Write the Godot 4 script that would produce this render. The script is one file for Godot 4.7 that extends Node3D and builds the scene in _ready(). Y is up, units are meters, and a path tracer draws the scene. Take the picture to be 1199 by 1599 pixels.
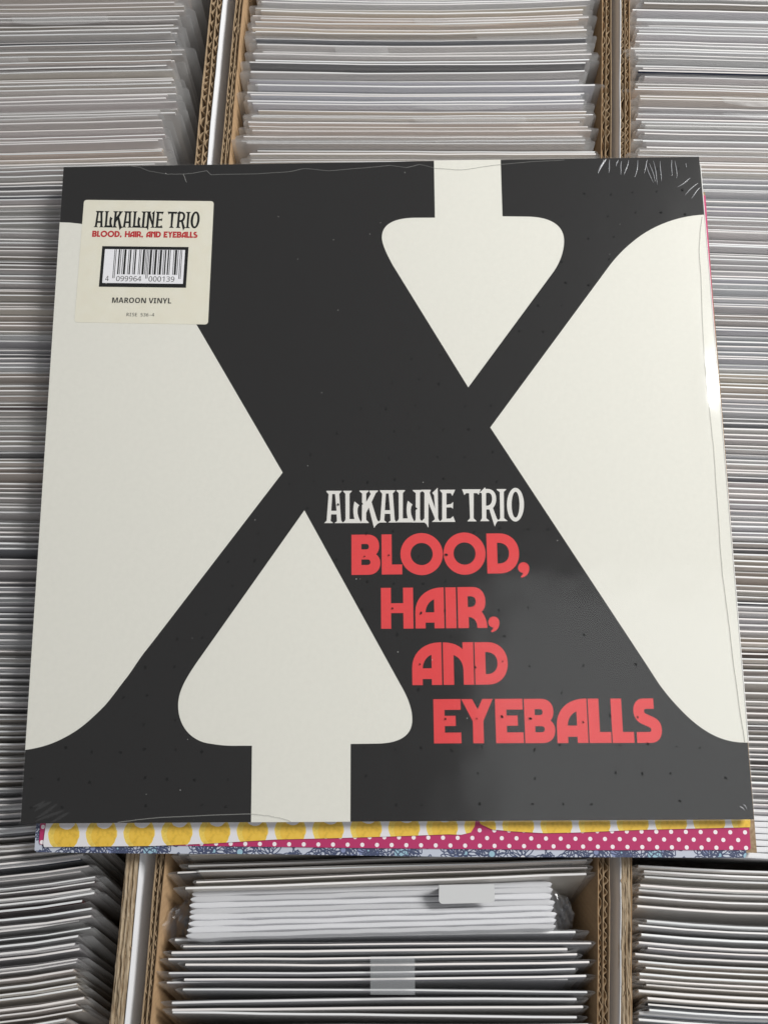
extends Node3D
# A sealed twelve-inch album lying on a pad of patterned papers, on top of cardboard crates packed with seven-inch records.
# x runs along the record tops, z towards the viewer, y up. Millimetres are turned into metres by MM.

const MM := 0.001
const LP_TURN := 0.0585759
const ALBUM_W := 158.5
const ALBUM_H := 156.5
const CAM_POS := Vector3(0.009678, 0.554373, 0.078407)
const CAM_ROT := Vector3(-1.405853, 0.134631, -0.085720)

var used := {}
var mat := {}
var rng := RandomNumberGenerator.new()
var wob := FastNoiseLite.new()

const SHAPES := {
	"spade_low": "M -36.06 19.65 L -84.10 88.80 C -88.49 95.52 -91.48 100.54 -91.42 106.66 C -91.26 115.50 -85.36 122.65 -76.00 123.52 C -72.02 124.22 -68.35 124.46 -64.39 124.40 L -58.24 124.43 L -58.02 156.42 L -15.03 156.42 L -14.88 123.97 L -2.98 123.89 C 6.01 123.80 12.52 120.98 12.30 113.32 C 12.30 108.09 9.69 102.82 7.19 98.49",
	"spade_top": "M 27.02 -156.42 L 26.92 -125.66 L 17.43 -125.78 C 7.06 -125.87 0.74 -122.73 0.79 -115.61 C 0.82 -111.90 3.08 -106.82 6.01 -100.86 L 40.96 -38.50 L 82.85 -95.15 C 86.47 -99.92 89.40 -106.21 89.56 -112.92 C 89.65 -121.36 82.33 -125.24 72.01 -125.47 L 60.03 -125.83 L 60.14 -156.42",
	"right": "M 158.42 -125.04 C 146.28 -124.72 132.89 -120.01 122.70 -111.24 C 118.46 -107.79 114.51 -103.84 110.50 -98.57 L 50.72 -18.81 L 116.79 91.24 L 121.23 98.78 C 124.79 104.33 128.42 108.48 132.19 112.48 C 138.81 119.20 146.46 124.39 156.72 124.52 L 158.42 124.56",
	"left": "M -158.42 -126.29 C -133.63 -125.84 -115.63 -112.63 -103.34 -95.33 C -98.08 -87.62 -94.11 -80.63 -89.21 -72.37 L -46.33 1.69 L -103.50 78.47 L -107.62 83.84 C -110.08 87.22 -112.23 90.87 -114.40 93.96 C -117.66 98.14 -119.26 100.65 -122.51 104.81 C -124.66 107.57 -127.39 110.05 -130.67 113.08 C -133.12 115.27 -135.58 117.18 -138.89 119.09 C -144.68 122.35 -149.95 124.51 -158.42 125.56",
}
# capitals of the title, drawn in a box one cap height tall: [outline, counters ...]
const GLYPH := {
	"B": ["M0 0 L.4 0 C.6 0 .70 .12 .70 .29 C.70 .39 .66 .455 .62 .495 C.69 .545 .725 .62 .725 .71 C.725 .88 .61 1 .42 1 L0 1", "M.25 .235 L.38 .235 C.46 .235 .46 .37 .38 .37 L.25 .37", "M.25 .62 L.41 .62 C.50 .62 .50 .757 .41 .757 L.25 .757"],
	"L": ["M0 0 L.255 0 L.255 .755 L.515 .755 L.515 1 L0 1"],
	"O": ["M.535 -.03 C.83 -.03 1.07 .207 1.07 .5 C1.07 .793 .83 1.03 .535 1.03 C.24 1.03 0 .793 0 .5 C0 .207 .24 -.03 .535 -.03", "M.535 .22 C.69 .22 .815 .345 .815 .5 C.815 .655 .69 .78 .535 .78 C.38 .78 .255 .655 .255 .5 C.255 .345 .38 .22 .535 .22"],
	"D": ["M0 0 L.32 0 C.62 0 .82 .21 .82 .5 C.82 .79 .62 1 .32 1 L0 1", "M.265 .235 L.30 .235 C.47 .235 .565 .35 .565 .495 C.565 .645 .47 .755 .30 .755 L.265 .755"],
	",": ["M.14 .73 C.22 .73 .28 .79 .28 .88 C.28 1.0 .2 1.09 .08 1.11 L.06 1.08 C.1 1.05 .12 1.02 .12 .995 C.05 .985 0 .94 0 .87 C0 .79 .06 .73 .14 .73"],
	"H": ["M0 0 L.245 0 L.245 .38 L.545 .38 L.545 0 L.79 0 L.79 1 L.545 1 L.545 .62 L.245 .62 L.245 1 L0 1"],
	"A": ["M.70 0 L.70 1 L.46 1 L.46 .86 L.245 .86 L.245 1 L0 1 L0 .6 C0 .25 .28 0 .66 0", "M.46 .29 L.46 .61 L.25 .61 C.25 .48 .33 .34 .46 .29"],
	"I": ["M0 0 L.25 0 L.25 1 L0 1"],
	"R": ["M0 0 L.38 0 C.58 0 .69 .16 .69 .35 C.69 .48 .65 .56 .585 .605 C.67 .70 .72 .85 .72 1 L.475 1 C.475 .85 .41 .74 .265 .73 L.265 1 L0 1", "M.25 .225 L.3 .225 C.41 .225 .45 .28 .45 .355 C.45 .44 .40 .49 .3 .49 L.25 .49"],
	"N": ["M0 0 C.2 0 .36 .06 .46 .165 L.46 0 L.71 0 L.71 1 L.47 1 L.47 .65 C.46 .48 .39 .36 .245 .3 L.245 1 L0 1"],
	"E": ["M0 0 L.62 0 L.62 .245 L.25 .245 L.25 .38 L.5 .38 L.5 .61 L.25 .61 L.25 .76 L.62 .76 L.62 1 L0 1"],
	"Y": ["M0 0 L.25 0 L.375 .235 L.49 0 L.73 0 L.5 .5 L.5 1 L.255 1 L.255 .5"],
	"S": ["M.49 0 L.49 .235 L.3 .235 C.245 .235 .235 .32 .29 .345 L.48 .43 C.6 .49 .65 .58 .65 .71 C.65 .88 .54 1 .38 1 L.05 1 L.05 .755 L.35 .755 C.41 .755 .42 .68 .36 .65 L.17 .565 C.06 .51 0 .41 0 .28 C0 .11 .1 0 .25 0"],
}
const GLYPH_W := {"B": 0.725, "L": 0.515, "O": 1.07, "D": 0.82, ",": 0.28, "H": 0.79, "A": 0.70, "I": 0.25, "R": 0.72, "N": 0.71, "E": 0.62, "Y": 0.73, "S": 0.65, " ": 0.36}
# [letter, x from, x to, top, baseline] in album millimetres
const TITLE := [
	[["B", -14.36, -1.23, 31.25, 49.70], ["L", -0.59, 8.72, 31.27, 49.65], ["O", 7.97, 27.32, 31.34, 49.56], ["O", 27.62, 46.77, 31.28, 49.57], ["D", 47.35, 61.98, 31.32, 49.66], [",", 61.26, 66.33, 31.31, 49.65]],
	[["H", -1.05, 13.47, 55.72, 74.06], ["A", 14.37, 27.35, 55.75, 74.05], ["I", 28.04, 32.80, 55.77, 74.06], ["R", 33.52, 46.57, 55.70, 74.07], [",", 47.03, 52.02, 55.69, 74.00]],
	[["A", 12.59, 25.79, 80.29, 98.93], ["N", 26.44, 39.97, 80.33, 98.93], ["D", 40.54, 55.13, 80.38, 98.94]],
	[["E", 21.73, 33.73, 105.09, 124.00], ["Y", 34.06, 47.93, 105.14, 124.04], ["E", 48.91, 60.99, 105.17, 124.08], ["B", 61.63, 74.90, 105.25, 124.15], ["A", 75.69, 89.14, 105.30, 124.22], ["L", 89.69, 99.23, 105.37, 124.28], ["L", 99.73, 109.20, 105.41, 124.33], ["S", 109.48, 121.45, 105.47, 124.39]],
]
# the band name in its spiked serif capitals, album millimetres: [outline, counters ...]
const BAND := [
	["M -26.92 25.71 L -25.76 24.63 L -24.89 12.26 L -25.97 10.91 L -25.88 10.58 L -18.82 10.64 L -18.92 10.98 L -20.00 12.12 L -19.12 24.41 L -18.28 25.79 L -22.16 25.75 L -20.99 24.87 L -21.18 21.69 L -23.70 21.66 L -23.93 24.74 L -22.86 25.61 L -22.86 25.75", "M -23.20 12.13 L -21.93 12.15 L -21.22 20.03 L -23.66 20.00"],
	["M -18.07 10.65 L -14.12 10.69 L -14.27 11.03 L -15.21 12.07 L -15.24 23.97 L -12.95 23.99 C -13.60 21.52 -13.68 18.43 -12.92 15.72 L -10.77 17.51 C -12.09 19.16 -11.64 22.49 -10.25 24.97 L -9.78 25.87 L -19.12 25.78 C -17.95 25.51 -17.06 24.81 -17.06 23.62 L -17.13 12.05 L -18.17 10.99"],
	["M -10.55 10.63 L -6.32 10.67 L -6.42 11.05 L -7.51 12.10 L -7.53 16.11 L -5.39 12.31 L -6.04 11.11 L -6.04 10.68 L -2.00 10.71 L -2.10 11.10 L -3.04 11.85 L -5.05 16.13 L -2.77 23.76 C -2.50 24.71 -2.08 25.18 -1.61 25.33 L -1.29 25.80 C -2.32 25.98 -3.03 26.83 -3.97 28.23 C -4.42 26.58 -5.55 21.60 -6.33 18.65 L -7.56 21.10 L -7.58 24.42 L -6.42 25.52 L -6.42 25.90 L -10.95 25.86 C -10.02 25.58 -9.55 24.88 -9.54 23.93 L -9.38 12.08 L -10.55 11.06"],
	["M -2.27 25.70 L -1.10 24.62 L -0.09 12.27 L -1.16 10.91 L -1.06 10.58 L 5.98 10.65 L 5.88 10.98 L 4.79 12.12 L 5.53 24.40 L 6.35 25.78 L 2.49 25.75 L 3.66 24.86 L 3.51 21.68 L 0.99 21.66 L 0.72 24.74 L 1.79 25.60 L 1.79 25.74", "M 1.60 12.14 L 2.87 12.15 L 3.48 20.02 L 1.05 20.00"],
	["M 6.59 10.61 L 10.53 10.65 L 10.39 10.98 L 9.44 12.02 L 9.27 23.92 L 11.55 23.94 C 10.94 21.47 10.89 18.38 11.68 15.68 L 13.80 17.46 C 12.47 19.11 12.88 22.44 14.24 24.91 L 14.69 25.81 L 5.38 25.72 C 6.54 25.45 7.44 24.75 7.46 23.57 L 7.51 12.01 L 6.49 10.94"],
	["M 14.01 10.63 L 19.40 10.69 L 17.36 11.91 L 17.15 23.94 C 17.27 24.89 17.96 25.37 19.12 25.52 L 19.12 25.90 L 13.53 25.85 C 14.47 25.57 15.17 25.11 15.19 23.92 L 15.39 12.13 L 14.09 11.02"],
	["M 17.80 10.58 L 22.39 10.62 L 22.29 11.00 L 21.80 12.10 L 24.18 19.51 L 23.84 13.22 L 23.02 12.11 L 25.55 9.69 L 25.59 12.14 L 25.48 23.78 C 25.69 24.97 26.15 25.44 27.08 25.59 L 27.07 25.74 L 22.56 25.69 L 23.84 24.62 L 23.99 24.01 L 21.20 16.62 L 20.97 28.09 L 20.65 28.08 C 20.31 26.57 19.39 25.71 17.81 25.60 L 17.81 25.32 L 19.19 23.96 L 19.41 12.07"],
	["M 26.61 10.66 L 33.63 10.73 L 32.25 13.63 L 31.58 12.34 L 29.57 12.32 L 29.44 17.75 L 31.46 17.44 L 32.56 16.50 L 32.38 19.68 L 31.65 19.01 L 29.41 18.99 L 29.29 24.20 L 31.06 24.21 L 32.39 23.14 L 33.35 25.79 L 26.14 25.73 L 27.33 24.51 L 27.60 12.30 L 26.60 11.05"],
	["M 36.78 10.57 L 45.43 10.66 L 44.33 13.27 L 43.74 12.46 L 42.11 12.44 L 41.77 24.17 L 43.03 25.46 L 43.03 25.65 L 38.94 25.61 L 38.94 25.42 L 40.14 24.16 L 40.00 12.42 L 38.60 12.41 L 37.78 13.35"],
	["M 44.83 12.23 L 47.43 9.72 L 47.68 10.58 C 49.66 10.22 52.53 11.21 52.39 15.26 C 52.33 17.16 51.73 18.34 50.76 19.52 L 52.37 24.27 C 52.54 24.74 52.90 25.08 53.36 25.18 C 52.41 25.69 51.67 27.09 51.40 28.18 C 50.97 27.09 49.73 22.59 49.11 20.12 L 47.71 20.11 L 47.58 24.23 L 48.80 25.32 L 48.79 25.61 L 44.75 25.57 L 45.63 24.21 L 45.85 12.48", "M 47.81 12.50 C 49.61 11.85 50.59 13.10 50.52 15.24 C 50.46 17.14 49.39 18.61 47.62 18.40"],
	["M 52.78 10.63 L 57.13 10.68 L 57.02 11.06 L 56.01 11.96 L 55.71 24.30 L 57.16 25.45 L 57.15 25.68 L 52.79 25.64 L 53.95 24.29 L 54.13 12.08 L 52.77 11.02"],
	["M 61.45 10.15 C 63.62 10.17 65.23 13.73 65.06 18.09 C 64.89 22.44 63.01 25.93 60.86 25.91 C 58.70 25.89 57.08 22.36 57.24 18.02 C 57.40 13.66 59.28 10.12 61.45 10.15", "M 61.43 11.96 C 62.43 11.97 63.14 14.71 63.01 18.07 C 62.89 21.42 61.97 24.12 60.97 24.11 C 59.97 24.11 59.26 21.39 59.38 18.04 C 59.51 14.68 60.42 11.95 61.43 11.96"],
]

# ------------------------------------------------------------------ helpers
func numbered(called: String) -> String:
	var n: int = used.get(called, 0)
	used[called] = n + 1
	return called if n == 0 else "%s_%03d" % [called, n]

func tag(o: Node, label: String, category: String, group := "", kind := "") -> void:
	if label: o.set_meta("label", label)
	if category: o.set_meta("category", category)
	if group: o.set_meta("group", group)
	if kind: o.set_meta("kind", kind)

func thing(called: String, at: Vector3, turn := Basis()) -> Node3D:
	var o := Node3D.new()
	o.name = numbered(called)
	add_child(o, true)
	o.transform = Transform3D(turn, at)
	return o

func part(called: String, st: SurfaceTool, m: Material, parent: Node) -> MeshInstance3D:
	var o := MeshInstance3D.new()
	o.name = called
	st.generate_normals()
	o.mesh = st.commit()
	o.material_override = m
	parent.add_child(o, true)
	return o

func begin(smooth := false) -> SurfaceTool:
	var st := SurfaceTool.new()
	st.begin(Mesh.PRIMITIVE_TRIANGLES)
	st.set_smooth_group(0 if smooth else -1)
	return st

func tri(st: SurfaceTool, a: Vector3, b: Vector3, c: Vector3) -> void:
	st.add_vertex(a); st.add_vertex(b); st.add_vertex(c)

func quad(st: SurfaceTool, a: Vector3, b: Vector3, c: Vector3, d: Vector3) -> void:   # clockwise seen from the front
	tri(st, a, b, c); tri(st, a, c, d)

func slab(st: SurfaceTool, lo: Vector3, hi: Vector3, ch := 0.0) -> void:              # a box, its top edges chamfered by ch
	var p := func(x: float, y: float, z: float) -> Vector3: return Vector3(x, y, z)
	var t := hi.y - ch
	var a := [p.call(lo.x, lo.y, lo.z), p.call(hi.x, lo.y, lo.z), p.call(hi.x, lo.y, hi.z), p.call(lo.x, lo.y, hi.z)]
	var b := [p.call(lo.x, t, lo.z), p.call(hi.x, t, lo.z), p.call(hi.x, t, hi.z), p.call(lo.x, t, hi.z)]
	var c := [p.call(lo.x + ch, hi.y, lo.z + ch), p.call(hi.x - ch, hi.y, lo.z + ch), p.call(hi.x - ch, hi.y, hi.z - ch), p.call(lo.x + ch, hi.y, hi.z - ch)]
	for i in 4:
		var j := (i + 1) % 4
		quad(st, a[i], b[i], b[j], a[j])
		if ch > 0.0: quad(st, b[i], c[i], c[j], b[j])
	quad(st, c[0], c[1], c[2], c[3])
	quad(st, a[3], a[2], a[1], a[0])

func path(s: String, at := Vector2.ZERO, sc := Vector2.ONE, steps := 9) -> PackedVector2Array:
	var spaced := s.replace("M", " M ").replace("L", " L ").replace("C", " C ")
	var out := PackedVector2Array()
	var cmd := ""
	var nums: Array[float] = []
	for t in spaced.split(" ", false):
		if t in ["M", "L", "C"]:
			cmd = t
			continue
		nums.append(t.to_float())
		if nums.size() == (6 if cmd == "C" else 2):
			var q: Array[Vector2] = []
			for i in range(0, nums.size(), 2): q.append(at + Vector2(nums[i], nums[i + 1]) * sc)
			if cmd == "C":
				var from := out[out.size() - 1]
				for k in range(1, steps + 1): out.append(from.bezier_interpolate(q[0], q[1], q[2], float(k) / steps))
			else:
				out.append(q[0])
			nums.clear()
	if out.size() > 2 and out[0].distance_to(out[out.size() - 1]) < 1e-4: out.remove_at(out.size() - 1)
	return out

func pairs(s: String) -> PackedVector2Array:
	var out := PackedVector2Array()
	var t := s.split(" ", false)
	for i in range(0, t.size(), 2): out.append(Vector2(t[i].to_float(), t[i + 1].to_float()))
	return out

func cut(polys: Array, hole: PackedVector2Array) -> Array:                            # takes a hole out by splitting through its middle
	var mid := 0.0
	for v in hole: mid += v.y / hole.size()
	var out := []
	for p in polys:
		for half in [Rect2(-60000, mid - 90000, 120000, 90000), Rect2(-60000, mid, 120000, 90000)]:
			var box := PackedVector2Array([half.position, Vector2(half.end.x, half.position.y), half.end, Vector2(half.position.x, half.end.y)])
			for q in Geometry2D.intersect_polygons(p, box):
				for r in Geometry2D.clip_polygons(q, hole): out.append(r)
	return out

func print_flat(st: SurfaceTool, poly: PackedVector2Array, y: float) -> void:          # a flat printed patch, polygon in millimetres
	var ix := Geometry2D.triangulate_polygon(poly)
	for i in range(0, ix.size(), 3):
		var a := poly[ix[i]]; var b := poly[ix[i + 1]]; var c := poly[ix[i + 2]]
		if (b - a).cross(c - a) < 0.0:
			var s := b; b = c; c = s
		for v in [a, b, c]:
			st.set_uv(v / 40.0)
			st.add_vertex(Vector3(v.x, y, v.y) * MM)

func print_glyph(st: SurfaceTool, outlines: Array, y: float, at := Vector2.ZERO, sc := Vector2.ONE) -> void:
	var scaled := sc * 100.0                                                           # clipped at a hundred times its size, for precision
	var polys := [path(outlines[0], at * 100.0, scaled)]
	for k in range(1, outlines.size()): polys = cut(polys, path(outlines[k], at * 100.0, scaled))
	for p in polys:
		var q := PackedVector2Array()
		for v in p: q.append(v / 100.0)
		print_flat(st, q, y)

func sheet(st: SurfaceTool, poly: PackedVector2Array, y0: float, y1: float, from: Vector2, along: Vector2, tile: Vector2) -> void:   # a paper with thickness; its pattern runs along one edge
	var across := Vector2(-along.y, along.x)
	var lay := func(v: Vector2, y: float) -> void:
		st.set_uv(Vector2((v - from).dot(along) / tile.x, (v - from).dot(across) / tile.y))
		st.add_vertex(Vector3(v.x, y, v.y) * MM)
	var ix := Geometry2D.triangulate_polygon(poly)
	for i in range(0, ix.size(), 3):
		var a := poly[ix[i]]; var b := poly[ix[i + 1]]; var c := poly[ix[i + 2]]
		if (b - a).cross(c - a) < 0.0:
			var s := b; b = c; c = s
		lay.call(a, y1); lay.call(b, y1); lay.call(c, y1)
		lay.call(a, y0); lay.call(c, y0); lay.call(b, y0)
	for i in poly.size():
		var a := poly[i]; var b := poly[(i + 1) % poly.size()]
		lay.call(a, y1); lay.call(a, y0); lay.call(b, y0)
		lay.call(a, y1); lay.call(b, y0); lay.call(b, y1)

func thread(st: SurfaceTool, p: PackedVector2Array, y: float, wide: float, high: float) -> void:   # a thin raised bead along a line
	for i in p.size() - 1:
		var d := (p[i + 1] - p[i]).normalized()
		var n := Vector2(-d.y, d.x) * wide / 2.0
		var a0 := Vector3(p[i].x - n.x, y, p[i].y - n.y) * MM; var a1 := Vector3(p[i].x + n.x, y, p[i].y + n.y) * MM
		var b0 := Vector3(p[i + 1].x - n.x, y, p[i + 1].y - n.y) * MM; var b1 := Vector3(p[i + 1].x + n.x, y, p[i + 1].y + n.y) * MM
		var at := Vector3(p[i].x, y + high, p[i].y) * MM; var bt := Vector3(p[i + 1].x, y + high, p[i + 1].y) * MM
		quad(st, a0, at, bt, b0)
		quad(st, b1, bt, at, a1)

func std(c: Color, rough: float, spec := 0.5) -> StandardMaterial3D:
	var m := StandardMaterial3D.new()
	m.albedo_color = c
	m.roughness = rough
	m.metallic_specular = spec
	return m

func lin(r: float, g: float, b: float, a := 1.0) -> Color:
	return Color(r, g, b, a).linear_to_srgb()

func clear_film(c: Color, alpha: float, rough: float) -> StandardMaterial3D:
	var m := std(Color(c.r, c.g, c.b, alpha), rough)
	m.transparency = BaseMaterial3D.TRANSPARENCY_ALPHA
	m.cull_mode = BaseMaterial3D.CULL_DISABLED
	return m

func noise_image(n: int, freq: float, seed_: int, octaves := 3) -> Image:
	var f := FastNoiseLite.new()
	f.seed = seed_
	f.frequency = freq
	f.fractal_octaves = octaves
	return f.get_seamless_image(n, n)

func texture(i: Image) -> ImageTexture:
	i.generate_mipmaps()
	return ImageTexture.create_from_image(i)

func tinted(i: Image, a: Color, b: Color) -> ImageTexture:
	var o := Image.create(i.get_width(), i.get_height(), false, Image.FORMAT_RGB8)
	for y in i.get_height():
		for x in i.get_width(): o.set_pixel(x, y, a.lerp(b, i.get_pixel(x, y).r))
	return texture(o)

func dot(i: Image, at: Vector2, r: float, c: Color) -> void:
	for y in range(int(at.y - r) - 1, int(at.y + r) + 2):
		for x in range(int(at.x - r) - 1, int(at.x + r) + 2):
			if Vector2(x, y).distance_to(at) <= r: i.set_pixel(posmod(x, i.get_width()), posmod(y, i.get_height()), c)

func stroke(i: Image, p: PackedVector2Array, r: float, c: Color) -> void:
	for k in p.size() - 1:
		var n := int(p[k].distance_to(p[k + 1]) / (r * 0.8)) + 1
		for s in n: dot(i, p[k].lerp(p[k + 1], float(s) / n), r, c)

# ------------------------------------------------------------------ papers' prints
func lemon_print() -> ImageTexture:
	var n := 192
	var i := Image.create(n, n, false, Image.FORMAT_RGB8)
	var cloud := noise_image(n, 0.03, 5)
	for y in n:
		for x in n:
			var v := Vector2(x, y) / n * 16.6 - Vector2(8.3, 8.3)
			var g := cloud.get_pixel(x, y).r - 0.5
			var c := Color(0.90, 0.89, 0.90)
			if v.length() < 6.85 + g * 0.4:
				c = Color(0.94, 0.81, 0.38)
				if Vector2(v.x - 1.0, v.y - 0.6).length() < 5.5 + g: c = Color(0.92, 0.75, 0.28)
				c = c.lightened(0.12 * g) if g > 0.0 else c.darkened(-0.2 * g)
			if Vector2((v.x - 1.2) / 1.35, v.y + 4.6).length() < 2.5 + g * 0.3: c = Color(0.88, 0.87, 0.88)
			i.set_pixel(x, y, c)
	return texture(i)

func dotted_print() -> ImageTexture:
	var n := 128
	var i := Image.create(n, n, false, Image.FORMAT_RGB8)
	for y in n:
		for x in n:
			var v := Vector2(x, y) / n
			var near := 9.0
			for k in [Vector2(0, 0), Vector2(1, 0), Vector2(0, 1), Vector2(1, 1), Vector2(0.5, 0.5)]: near = minf(near, (v - k).length())
			i.set_pixel(x, y, Color(0.95, 0.92, 0.93) if near < 0.14 else Color(0.72, 0.19, 0.40))
	return texture(i)

func doodle_print() -> ImageTexture:                                                   # loose ink flowers, leaves and ribbons in blue greys
	var r := RandomNumberGenerator.new()
	r.seed = 41
	var w := 1280
	var h := 320
	var i := Image.create(w, h, false, Image.FORMAT_RGB8)
	i.fill(Color(0.76, 0.78, 0.83))
	var ink := Color(0.27, 0.30, 0.41)
	for k in 190:
		var at := Vector2(r.randf() * w, r.randf() * h)
		var size := r.randf_range(14, 44)
		var fillc: Color = [Color(0.52, 0.56, 0.70), Color(0.66, 0.69, 0.79), Color(0.60, 0.74, 0.80), Color(0.40, 0.44, 0.58), Color(0.86, 0.86, 0.88)][r.randi() % 5]
		var turn := r.randf() * TAU
		if k % 3 == 0:
			for s in 9:
				var a := turn + TAU * s / 9.0
				var loop := PackedVector2Array()
				for q in 13:
					var t := TAU * q / 12.0
					loop.append(at + Vector2(size * (1.15 + 0.75 * cos(t)), size * 0.26 * sin(t)).rotated(a))
				stroke(i, loop, 2.6, ink)
			dot(i, at, size * 0.45, ink)
			dot(i, at, size * 0.45 - 4.0, fillc)
		elif k % 3 == 1:
			for q in 40: dot(i, at + Vector2(size * 1.8 * (q / 40.0 - 0.5), size * 0.35 * sin(q * 0.16)).rotated(turn), size * 0.45 * sin(PI * (q + 1) / 42.0), fillc)
			var edge := PackedVector2Array(); var rib := PackedVector2Array()
			for q in 25:
				var t := TAU * q / 24.0
				edge.append(at + Vector2(size * cos(t), size * 0.5 * sin(t) * (1.0 - 0.3 * cos(t))).rotated(turn))
			rib.append(at - Vector2(size, 0).rotated(turn)); rib.append(at + Vector2(size, 0).rotated(turn))
			stroke(i, edge, 2.8, ink); stroke(i, rib, 1.8, ink)
			for q in 5: stroke(i, PackedVector2Array([at + Vector2(size * (q - 2.5) * 0.33, 0).rotated(turn), at + Vector2(size * (q - 2.0) * 0.33, size * 0.3).rotated(turn)]), 1.6, ink)
		else:
			var curl := PackedVector2Array()
			for q in 30: curl.append(at + Vector2(cos(q * 0.42), sin(q * 0.42)) * size * (0.15 + q / 26.0))
			stroke(i, curl, 2.6, ink)
	return texture(i)

# ------------------------------------------------------------------ materials
func make_materials() -> void:
	var grain := noise_image(256, 0.05, 3, 4)
	var ripple := noise_image(256, 0.012, 8, 2)
	ripple.bump_map_to_normal_map(1.2)
	var ripple_tex := texture(ripple)
	var fine := noise_image(256, 0.09, 14, 3)
	fine.bump_map_to_normal_map(1.0)
	var fine_tex := texture(fine)
	for entry in [["black_print", lin(0.0155, 0.0145, 0.0145)], ["cream_print", lin(0.80, 0.785, 0.715)], ["red_print", lin(0.78, 0.066, 0.070)], ["white_print", lin(0.78, 0.76, 0.72)]]:
		var m := std(Color.WHITE, 0.45, 0.2)
		m.albedo_texture = tinted(grain, (entry[1] as Color).darkened(0.015), (entry[1] as Color).lightened(0.012))
		m.normal_enabled = true
		m.normal_texture = fine_tex
		m.normal_scale = 0.06
		mat[entry[0]] = m
	mat.film = clear_film(Color(1, 1, 1), 0.012, 0.14)
	(mat.film as StandardMaterial3D).normal_enabled = true
	(mat.film as StandardMaterial3D).normal_texture = ripple_tex
	(mat.film as StandardMaterial3D).normal_scale = 0.3
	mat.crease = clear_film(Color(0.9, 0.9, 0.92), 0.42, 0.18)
	mat.seam = clear_film(Color(0.75, 0.75, 0.73), 0.36, 0.2)
	mat.hole = std(lin(0.004, 0.004, 0.004), 0.8)
	mat.board_core = std(lin(0.80, 0.79, 0.76), 0.75)
	mat.inner_black = std(lin(0.03, 0.03, 0.03), 0.6)
	mat.sticker = std(Color.WHITE, 0.5)
	mat.sticker.albedo_texture = tinted(noise_image(128, 0.04, 77), lin(0.84, 0.80, 0.66), lin(0.87, 0.84, 0.72))
	mat.sticker.transparency = BaseMaterial3D.TRANSPARENCY_ALPHA
	mat.sticker.albedo_color = Color(1, 1, 1, 0.94)
	mat.small_ink = std(lin(0.035, 0.035, 0.03), 0.5)
	mat.ink = std(lin(0.004, 0.005, 0.005), 0.5, 0.2)
	mat.sticker_red = std(lin(0.50, 0.016, 0.02), 0.5)
	mat.sticker_white = std(lin(0.88, 0.87, 0.90), 0.5)
	var cardboard := noise_image(256, 0.06, 31, 4)
	mat.kraft = std(Color.WHITE, 0.85)
	mat.kraft.albedo_texture = tinted(cardboard, lin(0.30, 0.185, 0.095), lin(0.42, 0.275, 0.150))
	mat.kraft.uv1_triplanar = true
	mat.kraft.uv1_scale = Vector3(25, 25, 25)
	mat.kraft_cut = std(Color.WHITE, 0.95)
	mat.kraft_cut.albedo_texture = tinted(cardboard, lin(0.24, 0.16, 0.09), lin(0.45, 0.335, 0.215))
	mat.kraft_cut.uv1_triplanar = true
	mat.kraft_cut.uv1_scale = Vector3(90, 90, 40)
	mat.pulp = std(Color.WHITE, 0.95)
	mat.pulp.vertex_color_use_as_albedo = true
	mat.white_liner = std(lin(0.74, 0.74, 0.76), 0.7)
	mat.chipboard = std(Color.WHITE, 0.9)
	mat.chipboard.albedo_texture = mat.kraft_cut.albedo_texture
	mat.card = std(Color.WHITE, 0.62)
	mat.card.vertex_color_use_as_albedo = true
	mat.poly = clear_film(Color(0.93, 0.93, 0.93), 0.3, 0.22)
	mat.paper = std(lin(0.70, 0.70, 0.72), 0.8)
	mat.paper_aged = std(lin(0.57, 0.57, 0.585), 0.8)
	mat.bag = clear_film(Color(0.95, 0.95, 0.97), 0.06, 0.12)
	mat.bag.normal_enabled = true
	mat.bag.normal_texture = ripple_tex
	mat.bag.normal_scale = 0.5
	mat.bag_flap = clear_film(Color(0.95, 0.95, 0.95), 0.14, 0.2)
	mat.tab = std(lin(0.68, 0.68, 0.68), 0.5)
	mat.tape = clear_film(Color(0.86, 0.87, 0.88), 0.24, 0.2)
	for entry in [["lemon", lemon_print()], ["dotted", dotted_print()], ["doodle", doodle_print()]]:
		var m := std(Color.WHITE, 0.6)
		m.albedo_texture = entry[1]
		mat[entry[0]] = m
	mat.floor = std(lin(0.25, 0.24, 0.23), 0.8)

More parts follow.
